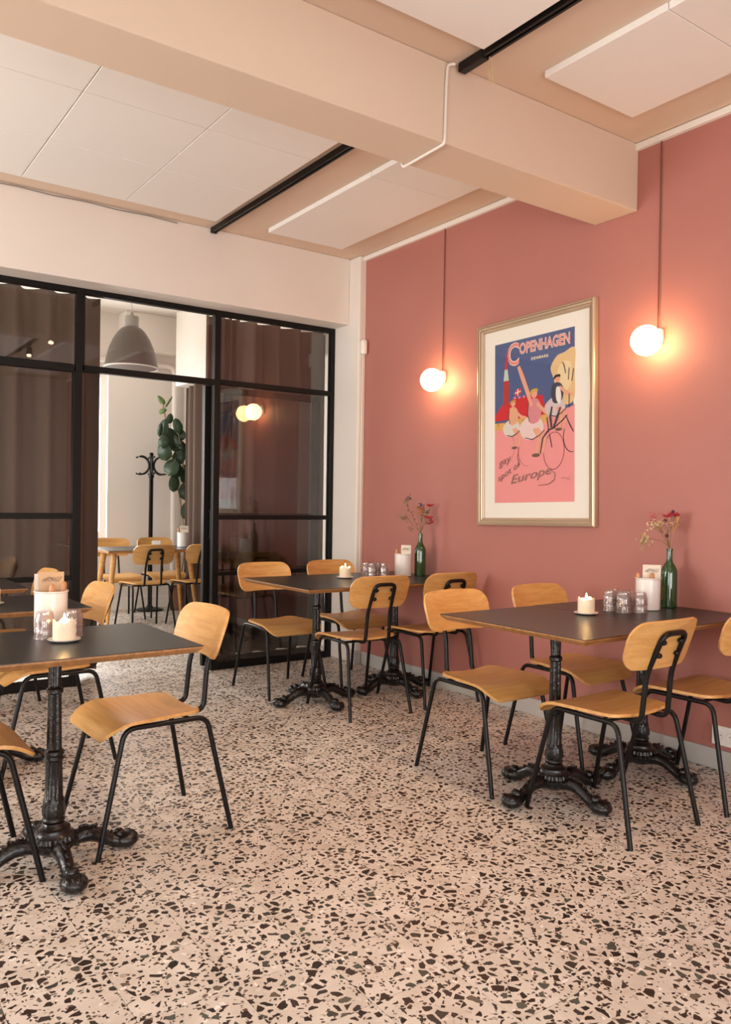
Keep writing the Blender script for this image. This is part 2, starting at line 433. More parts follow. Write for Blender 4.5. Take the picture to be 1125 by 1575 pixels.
# sliding door leaf pushed open behind that panel
YD = YP+.116
door = bpy.data.objects.new('door_1', None); COL.objects.link(door); struct(door); door['label'] = 'sliding glass door leaf pushed open behind the right glazed panel'
for nm, q in (('stile', (2.447, 2.530, .02, 2.055)), ('stile', (3.37, 3.43, .02, 2.055)), ('rail', (2.530, 3.37, 2.010, 2.055)), ('rail', (2.530, 3.37, 1.100, 1.132)),
              ('rail', (2.530, 3.37, .690, .720)), ('rail', (2.530, 3.37, .02, .075))):
    box(nm, M_STEEL, (q[0], q[1], YD-.02, YD+.02, q[2], q[3]), door, bevel=.003)
for z0, z1 in ((1.132, 2.010), (.720, 1.100), (.075, .690)): box('pane', M_GLASS, (2.530, 3.37, YD-.003, YD+.003, z0, z1), door)
MB().tube(fillet([(2.487, YD-.021, .95), (2.487, YD-.05, .95), (2.487, YD-.05, 1.15), (2.487, YD-.021, 1.15)], .015), .007, 8).build('handle', M_STEEL, door, 60)
struct(box('wall_back', M_WHITE, (XL, .35, YP-.05, 5.5, 0, 2.588)))

# ------------------------------------------------------------------ back room shell
ZB = 3.27
struct(box('ceiling_back_room', M_WHITE, (-.3, XB+.2, 5.5, YB+.15, ZB, ZB+.12)))
wall_with_windows('wall_back_room_far', 'y', YB, .15, -.3, XB+.2, ZB, [(1.0, 2.85, .80, 2.62)], M_WHITE)
window_unit('y', YB+.10, 1.0, 2.85, .80, 2.62, 2)
struct(box('wall_back_room_right', M_WHITE, (XB, XB+.2, 5.5, YB, 0, ZB)))
wall_with_windows('wall_back_room_left', 'x', 0, -.2, 5.5, YB, ZB, [(6.1, 8.3, .75, 2.5)], M_WHITE)
window_unit('x', -.08, 6.1, 8.3, .75, 2.5, 3)
for a in LW: window_unit('x', XL-.08, *a, 2)
for a in FW: window_unit('y', YF-.08, *a, 2)
struct(box('wall_header_back', M_WHITE, (-.3, XB, 5.5, 5.55, 2.80, ZB)))
struct(box('trim_4', M_WHITE, (3.42, XB, 5.9, 8.45, 2.46, ZB), bevel=.01))
struct(box('trim_5', M_WHITE, (2.95, 3.60, 8.70, YB, 2.86, ZB), bevel=.01))
struct(box('baseboard_back', M_TRIM, (.0, XB, YB-.015, YB, 0, .12)))
pp = fillet([(3.585, 8.88, 0), (3.585, 8.88, 2.74), (2.60, 8.88, 2.74)], .09)
tag(MB().tube(pp, .028, 12).build('heating_pipe', M_TRIM, None, 50), 'white heating pipe bending along the far wall of the back room', 'pipe')

# ------------------------------------------------------------------ curtains
def curtain(name, x0, x1, y, z0, z1, period, amp, label, along='x', n=None, ph=0):
    n = n or int((x1-x0)/period*14)
    G = []
    for z in [z0+(z1-z0)*k/6 for k in range(7)]:
        row = []
        for i in range(n+1):
            s = x0+(x1-x0)*i/n; a = 2*pi*s/period+ph
            d = amp*(sin(a)+.22*sin(2*a+.8)+.25*sin(.37*a))*(1+.06*sin(3*z+s*4))
            row.append((s, y+d, z) if along == 'x' else (y+d, s, z))
        G.append(row)
    return tag(MB().sheet(G, .004).build(name, M_CURT, None, 80), label, 'curtain')
curtain('curtain', .35, 1.745, 5.66, .04, 2.607, .205, .055, 'brown pleated curtain behind the left glass door panel')
curtain('curtain', 2.80, 3.62, 5.69, .04, 2.612, .20, .055, 'brown pleated curtain behind the glass panel beside the pink wall', ph=1)
curtain('curtain', 2.515, 2.80, 5.635, .04, 2.60, .062, .022, 'bunched brown curtain edge beside the open doorway')
curtain('curtain', 6.6, 8.44, 3.565, .05, 2.455, .17, .045, 'brown curtain hanging under the white box in the back room', along='y')

# ------------------------------------------------------------------ chair
def make_chair():
    c = root('dining_chair', 'x', 'chair', group='oak and black steel dining chairs')
    # seat
    rows = [-.145, -.141, -.132, -.118, -.10, -.06, -.01, .04, .09, .13, .16, .185, .205, .22, .230, .236, .239]
    G = []
    for y in rows:
        t = (y+.145)/.385
        w = .168+.030*min(1, t*1.5)
        r = .045; d = y+.145
        if d < r: w -= (r-math.sqrt(max(0, r*r-(r-d)**2)))*.9
        r = .075; d = .239-y
        if d < r: w -= (r-math.sqrt(max(0, r*r-(r-d)**2)))*.8
        z = .452
        if y > .11: z -= .058*((y-.11)/.129)**2.2
        row = []
        for k in range(11):
            u = -1+2*k/10
            row.append((u*w, y, z-.010*(1-u*u)*(1 if y < .13 else max(0, 1-(y-.13)/.08))))
        G.append(row)
    MB().sheet(G, .012).build('seat', M_OAK, c, 50)
    # backrest
    G = []
    H = .184; W_ = .202
    vs = [0, .004, .012, .025, .042, .065, .092, .119, .142, .159, .172, .180, .184]
    for v in vs:
        w = W_-.012*(1-v/H)
        r = .065; d = min(v, H-v)
        if d < r: w -= (r-math.sqrt(max(0, r*r-(r-d)**2)))*.95
        row = []
        for k in range(15):
            u = -1+2*k/14; x = u*w
            row.append((x, -.212-.050*(v/H)+.042*(x/W_)**2 - .012*(v/H)**2, .628+v-.006*(x/W_)**2))
        G.append(row)
    MB().sheet(G, -.011).build('backrest', M_OAK, c, 50)
    # legs and side rails
    r = .0098
    for s in (-1, 1):
        top = [(s*.176, -.160, .424), (s*.176, .150, .424)]
        fr = [(s*.208, -.25, 0), top[0], top[1], (s*.208, .25, 0)]
        P = fillet(fr, .042, 6)
        # split where the bends begin
        MB().tube([P[0], P[1]], r).build('leg', M_BLACK, c, 50)
        MB().tube([P[-2], P[-1]], r).build('leg', M_BLACK, c, 50)
        MB().tube(P[1:-1], r).build('side_rail', M_BLACK, c, 50)
    for y in (-.10, .10):
        MB().tube([(-.17, y, .421), (.17, y, .421)], .007).build('cross_bar', M_BLACK, c, 50)
    # bent back support
    def side(s): return [(s*.080, -.06, .428), (s*.080, -.192, .424), (s*.076, -.208, .60), (s*.071, -.243, .69), (s*.068, -.276, .762)]
    a = side(-1); b = side(1)[::-1]
    MB().tube(fillet(a+b, .036, 6), .0105).build('back_support', M_BLACK, c, 50)
    for x, y, z in ((-.053, -.262, .728), (.053, -.262, .728), (-.055, -.245, .678), (.055, -.245, .678)):
        m = Matrix.Rotation(radians(75), 4, 'X')
        MB().ball((x, y, z), (.014, .011, .012), 8, 6, m).build('fixing_clip', M_BLACK, c, 60)
    return c
chair = make_chair(); register(chair)
FY, BY, FX, BX = 0, pi, -pi/2, pi/2       # facing +Y, -Y, +X, -X
CH = [
    (2.60, 2.685, BY, 'oak chair with its seat pushed out left of the candlelit table under the poster'),
    (3.19, 2.700, BY, 'oak chair half hidden behind the table under the poster, next to the wall'),
    (2.652, 2.040, FY, 'oak chair in the right foreground showing its bent black back tube'),
    (3.240, 2.025, FY, 'oak chair cut off by the right edge of the photo beside the socket'),
    (2.61, 4.630, BY, 'oak chair in front of the dark glass panel at the corner table'),
    (3.15, 4.640, BY, 'oak chair in front of the white pier behind the corner table candle'),
    (2.765, 3.948, FY-.05, 'oak chair with its back to the camera at the corner table'),
    (3.29, 3.942, FY-.03, 'oak chair between the corner table and the pink wall, below the flowers'),
    (1.095, 2.945, BX+.03, 'pale oak chair turned sideways at the end of the front left table'),
    (.415, 2.895, FX, 'oak chair cut off by the left edge of the photo at the front left table'),
    (1.005, 3.98, BX, 'oak chair at the end of the second left table, before the brown curtain'),
    (.985, 4.90, BX, 'oak chair at the end of the farthest left table, behind the card pot'),
    (2.75, 7.47, FY, 'oak chair with its back to the doorway in the back room'),
    (3.25, 7.44, FY, 'oak chair half hidden by the curtain edge in the back room'),
    (2.76, 8.30, BY, 'oak chair at the far side of the back room table beside the bright window'),
    (3.26, 8.36, BY, 'oak chair at the far side of the back room table before the coat stand'),
]
for i, (x, y, rz, lab) in enumerate(CH):
    if i == 0: chair.location = (x, y, 0); chair.rotation_euler = (0, 0, rz); chair['label'] = lab
    else: dup(chair, (x, y, 0), rz, lab)

# ------------------------------------------------------------------ cafe table with cast iron pedestal
def make_table():
    t = root('cafe_table', 'x', 'table', group='dark topped tables on cast iron pedestals')
    a, b = .300, .398
    # ply core with an undercut edge
    def ring(z, k): return [(-a+k, -b+k, z), (a-k, -b+k, z), (a-k, b-k, z), (-a+k, b-k, z)]
    v = ring(.7375, 0)+ring(.731, 0)+ring(.714, .020)
    f = [(0, 1, 2, 3), (8, 11, 10, 9)]
    for q in (0, 4): f += [(q+i, q+4+i, q+4+(i+1) % 4, q+(i+1) % 4) for i in range(4)]
    top = MB().add(v, f).build('tabletop', M_PLY, t, bevel=.0015)
    MB().box(-a, a, -b, b, .7375, .740).build('table_surface', M_LINO, top)
    MB().box(-.10, .10, -.012, .012, .704, .714).box(-.012, .012, -.10, .10, .704, .7139).build('mounting_bracket', M_IRON, t)
    # column, fluted, with rings
    prof = [(.036, .706), (.022, .700), (.0205, .60), (.021, .592), (.027, .586), (.027, .574), (.022, .568), (.0250, .385), (.0315, .378),
            (.0325, .368), (.028, .362), (.0320, .352), (.0275, .344), (.0305, .222), (.034, .216), (.034, .207)]
    fl = {1, 2, 6, 7, 12, 13}
    MB().lathe(prof[::-1], 40, mod=lambda j, an: 1-.13*(.5+.5*cos(10*an)) if (len(prof)-1-j) in fl else 1).build('column', M_IRON, t, 40)
    bulb = [(.031, .140), (.037, .146), (.037, .152), (.033, .157), (.0395, .172), (.0385, .190), (.033, .207)]
    MB().lathe(bulb, 36, mod=lambda j, an: 1-.12*(.5+.5*cos(9*an)) if j in (4, 5) else 1).build('column_bulb', M_IRON, t, 50)
    pl = [(.040, .036), (.062, .052), (.076, .066), (.082, .072), (.082, .081), (.074, .085), (.070, .100), (.060, .106), (.055, .114), (.054, .122), (.040, .130), (.034, .140)]
    MB().lathe(pl, 72, mod=lambda j, an: 1-.07*(.5+.5*cos(24*an)) if j in (5, 6, 3, 4) else 1).build('base_boss', M_IRON, t, 35)
    # four clawed feet
    for k in range(4):
        an = k*pi/2+radians(0); R = Matrix.Rotation(an, 4, 'Z')
        path = [(.030, .058), (.064, .068), (.098, .076), (.130, .072), (.158, .058), (.184, .042), (.206, .031), (.230, .028)]
        hw = [.030, .030, .029, .026, .024, .023, .026, .032]; hh = [.026, .026, .027, .026, .024, .023, .024, .026]
        vs = []; n = 10
        for (r_, z), w, hgt in zip(path, hw, hh):
            for q in range(n):
                x = cos(2*pi*q/n); y = sin(2*pi*q/n)
                vs.append(R @ Vector((r_+.25*hgt*y, w*x*(1-.25*max(0, y)), z+hgt*y)))
        fs = [(i*n+q, i*n+(q+1) % n, (i+1)*n+(q+1) % n, (i+1)*n+q) for i in range(len(path)-1) for q in range(n)]
        fs += [tuple(range(n)), tuple(range((len(path)-1)*n, len(path)*n))]
        m = MB().add(vs, fs)
        for (r_, z), hgt in list(zip(path, hh))[1:6]:
            for d in (-.012, 0, .012): m.ball(R @ Vector((r_+d, 0, z+hgt+.001-abs(d)*.1)), .0055, 6, 5)
        foot = m.build('foot', M_IRON, t, 50)
        cl = MB()
        cl.ball(R @ Vector((.246, 0, .028)), (.046, .044, .028), 14, 8, R.to_3x3())
        for d in (-.024, -.008, .008, .024):
            cl.ball(R @ Vector((.268-abs(d)*.40, d, .034)), (.022, .0105, .020), 8, 6, R.to_3x3())
        cl.ball(R @ Vector((.222, 0, .052)), (.020, .024, .018), 10, 6, R.to_3x3())
        cl.build('claw', M_IRON, foot, 50)
    return t
table = make_table(); register(table)
TB = [
    (2.632, 2.315, 0, 'dark table with a candle on a saucer below the poster'),
    (3.236, 2.325, 0, 'dark table pushed against the pink wall holding the white pot and green bottle'),
    (2.628, 4.212, 0, 'dark corner table nearest the glass panel with its own iron foot'),
    (3.230, 4.212, 0, 'dark corner table touching the pink wall under the first lamp'),
    (.726, 2.805, pi/2, 'dark table in the left foreground with candle, glasses and pot'),
    (.700, 3.945, pi/2, 'second dark table along the left edge, behind the front one'),
    (.645, 4.880, pi/2, 'farthest dark table at left, close to the glass door'),
]
for i, (x, y, rz, lab) in enumerate(TB):
    if i == 0: table.location = (x, y, 0); table.rotation_euler = (0, 0, rz); table['label'] = lab
    else: dup(table, (x, y, 0), rz, lab)
ZTAB = .740
# back room table on turned oak legs
bt = root('oak_leg_table', 'long dark topped table with splayed oak legs in the back room', 'table', (2.92, 7.90, 0))
tp = MB().box(-.50, .50, -.36, .36, .712, .7375).build('tabletop', M_PLY, bt, bevel=.003)
MB().box(-.50, .50, -.36, .36, .7375, .740).build('table_surface', M_LINO, tp)
for sx in (-1, 1):
    for sy in (-1, 1):
        MB().tube([(sx*.38, sy*.15, .712), (sx*.415, sy*.18, .40), (sx*.46, sy*.215, 0)], [.030, .024, .014], 14).build('leg', M_OAK, bt, 50)

# ------------------------------------------------------------------ globe wall lamps
def globe(y, z, label):
    e = root('globe_lamp', label, 'lamp', (XW, y, z), group='opal globe wall lamps')
    m = MB().ball((-.103, .0, -.022), .0755, 32, 20).build('globe', M_GLOBE, e, 180)
    # lamp holder: rounded block on the wall with a slanted collar
    G = [(-.000, -.030, .045), (-.0, .030, .045), (-.0, .033, 0), (-.0, .022, -.035), (-.0, -.022, -.035), (-.0, -.033, 0)]
    MB().poly(G, (-.030, 0, 0)).build('wall_bracket', M_CERAM, e, bevel=.006)
    MB().tube([(-.018, 0, .012), (-.052, 0, .000)], [.030, .034], 18).build('collar', M_CERAM, e, 50)
    c = MB().tube([(-.012, 0, .040), (-.010, 0, .30), (-.008, 0, 3.056-z)], .0032, 8).build('cord', M_CORD, e, 60)
    return e
globe(4.142, 2.062, 'lit globe lamp left of the poster with cord up the wall')
globe(2.494, 2.068, 'lit globe lamp right of the poster with cord up the wall')

# ------------------------------------------------------------------ framed poster
PW, PH, PD = .916, 1.242, .034
post = root('framed_poster', 'travel poster in a champagne frame with wide cream margin on the pink wall', 'poster', (XW-.002, 3.3195, 1.722))
TILT = radians(1.15)
# local plane: right = -Y, up = +Z, out of wall = -X, hung slightly askew
def pl(u, v, d=0):
    c, s = cos(TILT), sin(TILT)
    return Vector((-d, -(u*c - v*s), u*s + v*c))
fw = .047
prof = [(0, 0), (0, .026), (.004, .032), (.012, PD), (.014, .026), (.017, .026), (.019, .032), (.027, .030), (.029, .021), (.032, .021), (.034, .026), (.041, .023), (.043, .015), (fw, .013), (fw, 0)]
def bar(c0, c1, o0, o1):
    vs = []
    for cnr, (ou, ov) in ((c0, o0), (c1, o1)):
        for (w, d) in prof: vs.append(pl(cnr[0]+ou*w, cnr[1]+ov*w, d))
    n = len(prof)
    fs = [(i, (i+1) % n, n+(i+1) % n, n+i) for i in range(n)] + [tuple(range(n)), tuple(range(n, 2*n))]
    return MB().add(vs, fs).build('frame_bar', M_FRAME, post)
A, B, C_, D_ = (-PW/2, -PH/2), (PW/2, -PH/2), (PW/2, PH/2), (-PW/2, PH/2)
bar(A, B, (1, 1), (-1, 1)); bar(B, C_, (-1, 1), (-1, -1)); bar(C_, D_, (-1, -1), (1, -1)); bar(D_, A, (1, -1), (1, 1))
i_ = fw-.004
MB().poly([pl(-PW/2+i_, -PH/2+i_, .002), pl(PW/2-i_, -PH/2+i_, .002), pl(PW/2-i_, PH/2-i_, .002), pl(-PW/2+i_, PH/2-i_, .002)], (-.004, 0, 0)).build('paper', M_PAPER, post)
U0, U1, V0, V1 = -.322, .303, .492, -.482     # printed area
LAY = [0]
prints = root('print', None, None); prints.parent = post
def st(s, t, d): return pl(U0+(U1-U0)*s, V0+(V1-V0)*t, d)
INK = {}
def ink(col):
    k = tuple(col)
    if k not in INK: INK[k] = plain('print_ink_%d' % len(INK), col, .75)
    return INK[k]
def area_print(pts, col):
    LAY[0] += 1; d = .0062+LAY[0]*.00005
    MB().poly([st(s, t, d) for s, t in pts]).build('colour_area', ink(col), prints)
def smooth_blob(pts, n=6):
    out = []; N = len(pts)
    for i in range(N):
        p0, p1, p2, p3 = [Vector((*pts[(i+k-1) % N], 0)) for k in range(4)]
        for k in range(n):
            t = k/n
            q = .5*((2*p1)+(p2-p0)*t+(2*p0-5*p1+4*p2-p3)*t*t+(3*p1-p0-3*p2+p3)*t**3); out.append((q.x, q.y))
    return out
def line_print(pts, w, col, closed=False):
    """brush line: ribbon of width w (in units of print width)"""
    LAY[0] += 1; d = .0062+LAY[0]*.00005
    asp = abs((V1-V0)/(U1-U0)); P = [Vector((s, t*asp)) for s, t in pts]
    vs = []; n = len(P)
    for i in range(n):
        a = P[(i-1) % n] if closed else P[max(i-1, 0)]; b = P[(i+1) % n] if closed else P[min(i+1, n-1)]
        tn = (b-a).normalized(); nr = Vector((-tn.y, tn.x))
        ww = w*(.55+.45*sin(pi*(i+.5)/n)) if not closed else w
        for sg in (-1, 1):
            q = P[i]+nr*ww*.5*sg; vs.append(st(q.x, q.y/asp, d))
    fs = [(2*i, 2*i+1, 2*i+3, 2*i+2) for i in range(n-1)]
    if closed: fs.append((2*n-2, 2*n-1, 1, 0))
    MB().add(vs, fs).build('brush_line', ink(col), prints)
def ell(cs, ct, rs, rt, n=28, a0=0, a1=2*pi, rot=0):
    out = []
    for i in range(n+(0 if abs(a1-a0-2*pi) < 1e-6 else 1)):
        a = a0+(a1-a0)*i/n; x, y = rs*cos(a), rt*sin(a)
        out.append((cs+x*cos(rot)-y*sin(rot), ct+x*sin(rot)+y*cos(rot)))
    return out
def text_print(body, s, t, size, col, shear=0, rot=0, off=0, width=None, spread=1, name='lettering'):
    """lettering laid flat on the print, s,t = left end of baseline; size as cap height in metres"""
    LAY[0] += 1; d = .0062+LAY[0]*.00005
    cu = bpy.data.curves.new(name, 'FONT'); cu.body = body; cu.size = size/.69; cu.shear = shear; cu.offset = off
    cu.space_character = spread; cu.resolution_u = 3
    ob = bpy.data.objects.new(name, cu); COL.objects.link(ob)
    dg = bpy.context.evaluated_depsgraph_get(); me = bpy.data.meshes.new_from_object(ob.evaluated_get(dg))
    bpy.data.objects.remove(ob)
    xs = [v.co.x for v in me.vertices]; x0, x1 = min(xs), max(xs); k = width/(x1-x0) if width else 1
    c, sn = cos(rot), sin(rot)
    for v in me.vertices:
        x, y = (v.co.x-x0)*k, v.co.y
        v.co = pl(U0+(U1-U0)*s + x*c-y*sn, V0+(V1-V0)*t + x*sn+y*c, d)
    me.materials.clear(); me.materials.append(ink(col))
    return link(name, me, prints)
BLUE, PINKG, RED, YEL, CREAM = (.075, .105, .24), (.82, .30, .29), (.58, .02, .025), (.70, .38, .10), (.82, .72, .58)
DARK, SKIN, ORG = (.055, .03, .035), (.78, .36, .24), (.75, .28, .10)
area_print([(0, .5), (0, 1), (1, 1), (1, .44), (.6, .5)], PINKG)
area_print([(0, .002), (1, .0), (1, .12), (.985, .45), (.6, .50), (0, .50)], BLUE)
area_print(smooth_blob([(.72, .21), (.79, .15), (.88, .135), (1.0, .12), (1.0, .25), (1.0, .40), (.93, .44), (.84, .42), (.78, .33), (.75, .27)]), (.74, .50, .24))
area_print(smooth_blob([(.80, .24), (.86, .19), (.95, .2), (.97, .3), (.9, .36), (.83, .32)]), (.80, .62, .36))
# town hall style skyline
area_print([(0, .45), (.10, .385), (.20, .385), (.24, .36), (.62, .36), (.66, .45), (.66, .485), (0, .485)], RED)
area_print([(.115, .40), (.12, .235), (.135, .21), (.175, .21), (.19, .235), (.19, .40)], (.45, .03, .03))
area_print([(.118, .24), (.133, .17), (.152, .05), (.172, .17), (.19, .24)], (.50, .60, .48))
area_print([(.133, .17), (.152, .05), (.172, .17)], RED)
area_print([(.10, .50), (.0, .50), (.0, .545), (.25, .54), (.68, .53), (.68, .48), (.3, .485), (.2, .50)], YEL)
for s in (.05, .14, .30, .38, .46, .56): line_print([(s, .495), (s, .52)], .012, (.35, .14, .04))
for s in (.27, .33, .39): area_print(ell(s, .355, .018, .008, 10), (.75, .2, .3))
area_print([(.27, .31), (.35, .30), (.35, .335), (.27, .345)], (.65, .03, .06)); line_print([(.31, .302), (.31, .345)], .014, CREAM); line_print([(.268, .328), (.35, .318)], .012, CREAM)
# three riders, drawn as simple brush figures
def rider(s, t, k, dress, top, hair):
    f = lambda a, b: (s+a*k, t+b*k*.62)
    area_print(smooth_blob([f(-.16, .10), f(-.05, .02), f(.07, .05), f(.10, .16), f(-.02, .22), f(-.12, .20)]), dress)
    for a, b in ((.02, .06), (.05, .12)):
        line_print([f(a-.02, .13), f(b, .22), f(b-.03, .34)], .040*k, SKIN)
    area_print(ell(*f(.02, .355), .045*k, .010*k, 12), (.16, .09, .06))
    area_print(smooth_blob([f(-.06, -.10), f(.03, -.12), f(.08, -.04), f(.05, .07), f(-.05, .07)]), top)
    line_print([f(.03, -.08), f(.12, 0), f(.20, .02)], .035*k, SKIN)
    area_print(ell(*f(.0, -.165), .034*k, .024*k, 14), SKIN)
    area_print(smooth_blob([f(-.05, -.155), f(-.03, -.20), f(.03, -.205), f(.04, -.18), f(-.005, -.18)]), hair)
    line_print([f(-.10, .20), f(-.02, .22), f(.06, .19), f(.11, .15)], .010, DARK)
    line_print([f(-.06, -.10), f(-.07, 0), f(-.05, .07)], .010, DARK)
def wheel(s, t, r, col=DARK, w=.010, a0=0, a1=2*pi):
    line_print(ell(s, t, r*.82, r*.72, 30, a0, a1, -.25), w, col, closed=abs(a1-a0-2*pi) < 1e-6)
wheel(.16, .66, .13, (.62, .16, .16), .006, -1.2, 1.4); wheel(.44, .67, .15, (.50, .12, .13), .006, 1.7, 4.2)
rider(.25, .475, .85, (.70, .62, .54), (.72, .38, .22), (.55, .26, .06))
wheel(.76, .70, .15, (.36, .09, .10), .008); wheel(.98, .62, .13, DARK, .009, 1.7, 3.9)
rider(.52, .465, 1.15, (.78, .58, .54), (.66, .24, .26), (.62, .35, .08))
line_print([(.32, .165), (.36, .22), (.43, .32), (.49, .42)], .050, SKIN)
rider(.80, .375, .92, (.62, .50, .50), (.05, .05, .07), (.03, .02, .02))
area_print(smooth_blob([(.79, .335), (.83, .335), (.85, .39), (.83, .43), (.79, .40)]), (.80, .72, .66))
for p in ([(.74, .44), (.72, .50), (.735, .565)], [(.84, .45), (.80, .51), (.755, .57)]): line_print(p, .026, (.06, .05, .045))
line_print([(.60, .71), (.63, .62), (.70, .575), (.78, .565)], .016, DARK); line_print([(.70, .59), (.69, .54), (.68, .50)], .012, DARK)
line_print([(.71, .60), (.74, .68)], .010, DARK); line_print([(.90, .50), (.95, .56), (.99, .60)], .012, DARK)
line_print([(.78, .56), (.86, .53), (.92, .50)], .012, DARK); line_print([(.33, .66), (.31, .72), (.34, .77)], .008, (.36, .09, .10))
for p in ([(.90, .26), (.88, .21), (.86, .19)], [(.93, .30), (.94, .23)], [(.97, .31), (.99, .24)], [(.94, .46), (.94, .38)]): line_print(p, .009, DARK)
# lettering
LET, SHD = (.82, .42, .36), (.84, .70, .60)
HT = abs(V1-V0)
for off_, col in ((.0040, (.86, .62, .55)), (.0000, (.72, .24, .21))):
    text_print('C', .175, .150, .128, col, off=off_*1.5, width=.098)
    text_print('OPENHAGEN', .330, .090, .060, col, off=off_, width=.390, rot=0)
text_print('DENMARK', .485, .143, .016, CREAM, off=.0008, width=.135, spread=1.2)
HAND = (.30, .15, .12)
text_print('gay', .06, .775, .040, HAND, shear=.3, rot=radians(18), off=.0003, width=.115)
text_print('spot of', .055, .868, .036, HAND, shear=.3, rot=radians(26), off=.0003, width=.215)
text_print('Europe', .225, .885, .050, HAND, shear=.35, rot=radians(9), off=.0002, width=.330)
line_print([(.74, .82), (.78, .83), (.77, .87), (.70, .895), (.58, .90)], .010, HAND)
line_print([(.85, .862), (.88, .860), (.91, .864), (.95, .860)], .004, HAND); line_print([(.92, .872), (.95, .871)], .004, HAND)
MB().poly([pl(-PW/2+i_, -PH/2+i_, .0118), pl(PW/2-i_, -PH/2+i_, .0118), pl(PW/2-i_, PH/2-i_, .0118), pl(-PW/2+i_, PH/2-i_, .0118)], (-.001, 0, 0)).build('glass', M_PICG, post)

# ------------------------------------------------------------------ table-top things
def make_candle():
    c = root('candle', 'x', 'candle', group='ivory pillar candles')
    n = 32; rimz = [.064+.005*sin(3*2*pi*k/n)+.004*sin(5*2*pi*k/n+1) for k in range(n)]
    vs = []
    for (r, f) in ((.0350, 0), (.0372, .08), (.0372, .9), (.0362, .99), (.0325, 1.0), (.0285, .82), (.003, .76)):
        for k in range(n): vs.append((r*cos(2*pi*k/n), r*sin(2*pi*k/n), .0135+rimz[k]*f))
    m = 7
    fs = [(j*n+k, j*n+(k+1) % n, (j+1)*n+(k+1) % n, (j+1)*n+k) for j in range(m-1) for k in range(n)] + [tuple(range(n-1, -1, -1)), tuple(range((m-1)*n, m*n))]
    MB().add(vs, fs).build('wax', M_WAX, c, 60)
    MB().tube([(0, 0, .060), (.001, 0, .071)], .0013, 6).build('wick', M_INK, c)
    MB().lathe([(.0008, .066), (.0048, .072), (.0056, .078), (.0036, .089), (.0006, .102)], 12).build('flame', M_FLAME, c, 80)
    l = bpy.data.lights.new('candle_light', 'POINT'); l.energy = .7; l.color = (1, .55, .22); l.shadow_soft_size = .008
    o = bpy.data.objects.new('candle_light', l); COL.objects.link(o); o.parent = c; o.location = (0, 0, .080)
    return c
def make_saucer():
    return tag(MB().lathe([(.030, .0), (.040, .002), (.053, .008), (.0535, .010), (.040, .0065), (.010, .0060)], 32).build('saucer', M_CERAM, None, 40), 'x', 'saucer', 'candle saucers')
candle = make_candle(); register(candle); sauc = make_saucer()
CS = [(2.898, 2.378, 'candle burning on the table below the poster', 'small saucer under the candle below the poster'),
      (2.895, 4.300, 'candle burning on the corner table by the stacked glasses', 'saucer under the candle on the corner table'),
      (.756, 2.812, 'candle burning on the front left table', 'white saucer under the candle on the front left table'),
      (.738, 3.930, 'candle on the second left table at the photo edge', 'white saucer at the left photo edge on the second left table')]
for i, (x, y, l1, l2) in enumerate(CS):
    if i == 0:
        candle.location = (x, y, ZTAB-.007); candle['label'] = l1; sauc.location = (x, y, ZTAB); sauc['label'] = l2
    else:
        dup(candle, (x, y, ZTAB-.007), i*1.3, l1); s2 = dup(sauc, (x, y, ZTAB), 0, l2)

# tumblers stacked upside down
def tumbler_mesh():
    pr = [(.0340, 0), (.0350, .002), (.0345, .005), (.0330, .007), (.0322, .022), (.0312, .036), (.0290, .040), (.0272, .050), (.0262, .056), (.021, .060), (.001, .0605)]
    inn = [(.001, .055), (.021, .055), (.0245, .048), (.0270, .038), (.0298, .030), (.0305, .007), (.0325, .0)]
    prof = pr + inn
    return MB().lathe(prof, 56, mod=lambda j, a: 1-.055*(.5+.5*cos(14*a)) if 3 <= j <= 7 else 1, cap=False).mesh('tumbler', M_TUMB, 35)
tum = tumbler_mesh()
def stack(x, y, n, lo, hi, grp):
    for k in range(n):
        o = link('tumbler', tum, None, loc=(x, y, ZTAB+k*.0360+.0005), rot=(0, 0, random.random()))
        tag(o, lo if k == 0 else hi, 'glass', grp)
RV = Vector((cos(YAW), -sin(YAW), 0)); BV = Vector((sin(YAW), cos(YAW), 0))     # across and away from the room's long view
for (r_, b_, w) in ((-.060, .032, 'leftmost'), (-.020, -.034, 'front left'), (.014, .034, 'middle'), (.056, -.030, 'front right'), (-.022, .100, 'rear')):
    x, y = (Vector((3.132, 2.345, 0))+RV*r_+BV*b_)[:2]
    stack(x, y, 2, 'lower ribbed tumbler of the %s stack before the right white pot' % w, 'upper ribbed tumbler of the %s stack before the right white pot' % w, 'upturned tumblers on the right table')
for (r_, b_, w) in ((-.058, .030, 'leftmost'), (-.017, -.034, 'front'), (.017, .035, 'rear'), (.059, -.030, 'rightmost')):
    x, y = (Vector((3.103, 4.264, 0))+RV*r_+BV*b_)[:2]
    stack(x, y, 2, 'lower tumbler of the %s stack on the corner table' % w, 'upper tumbler of the %s stack on the corner table' % w, 'upturned tumblers on the corner table')
stack(.713, 2.895, 2, 'lower tumbler of the stack left of the front candle', 'upper tumbler of the stack left of the front candle', 'upturned tumblers on the front left table')
stack(.812, 2.905, 2, 'lower tumbler of the stack right of the front candle', 'upper tumbler of the stack right of the front candle', 'upturned tumblers on the front left table')
stack(.752, 4.02, 2, 'lower tumbler at the left photo edge', 'upper tumbler at the left photo edge', 'upturned tumblers on the second left table')

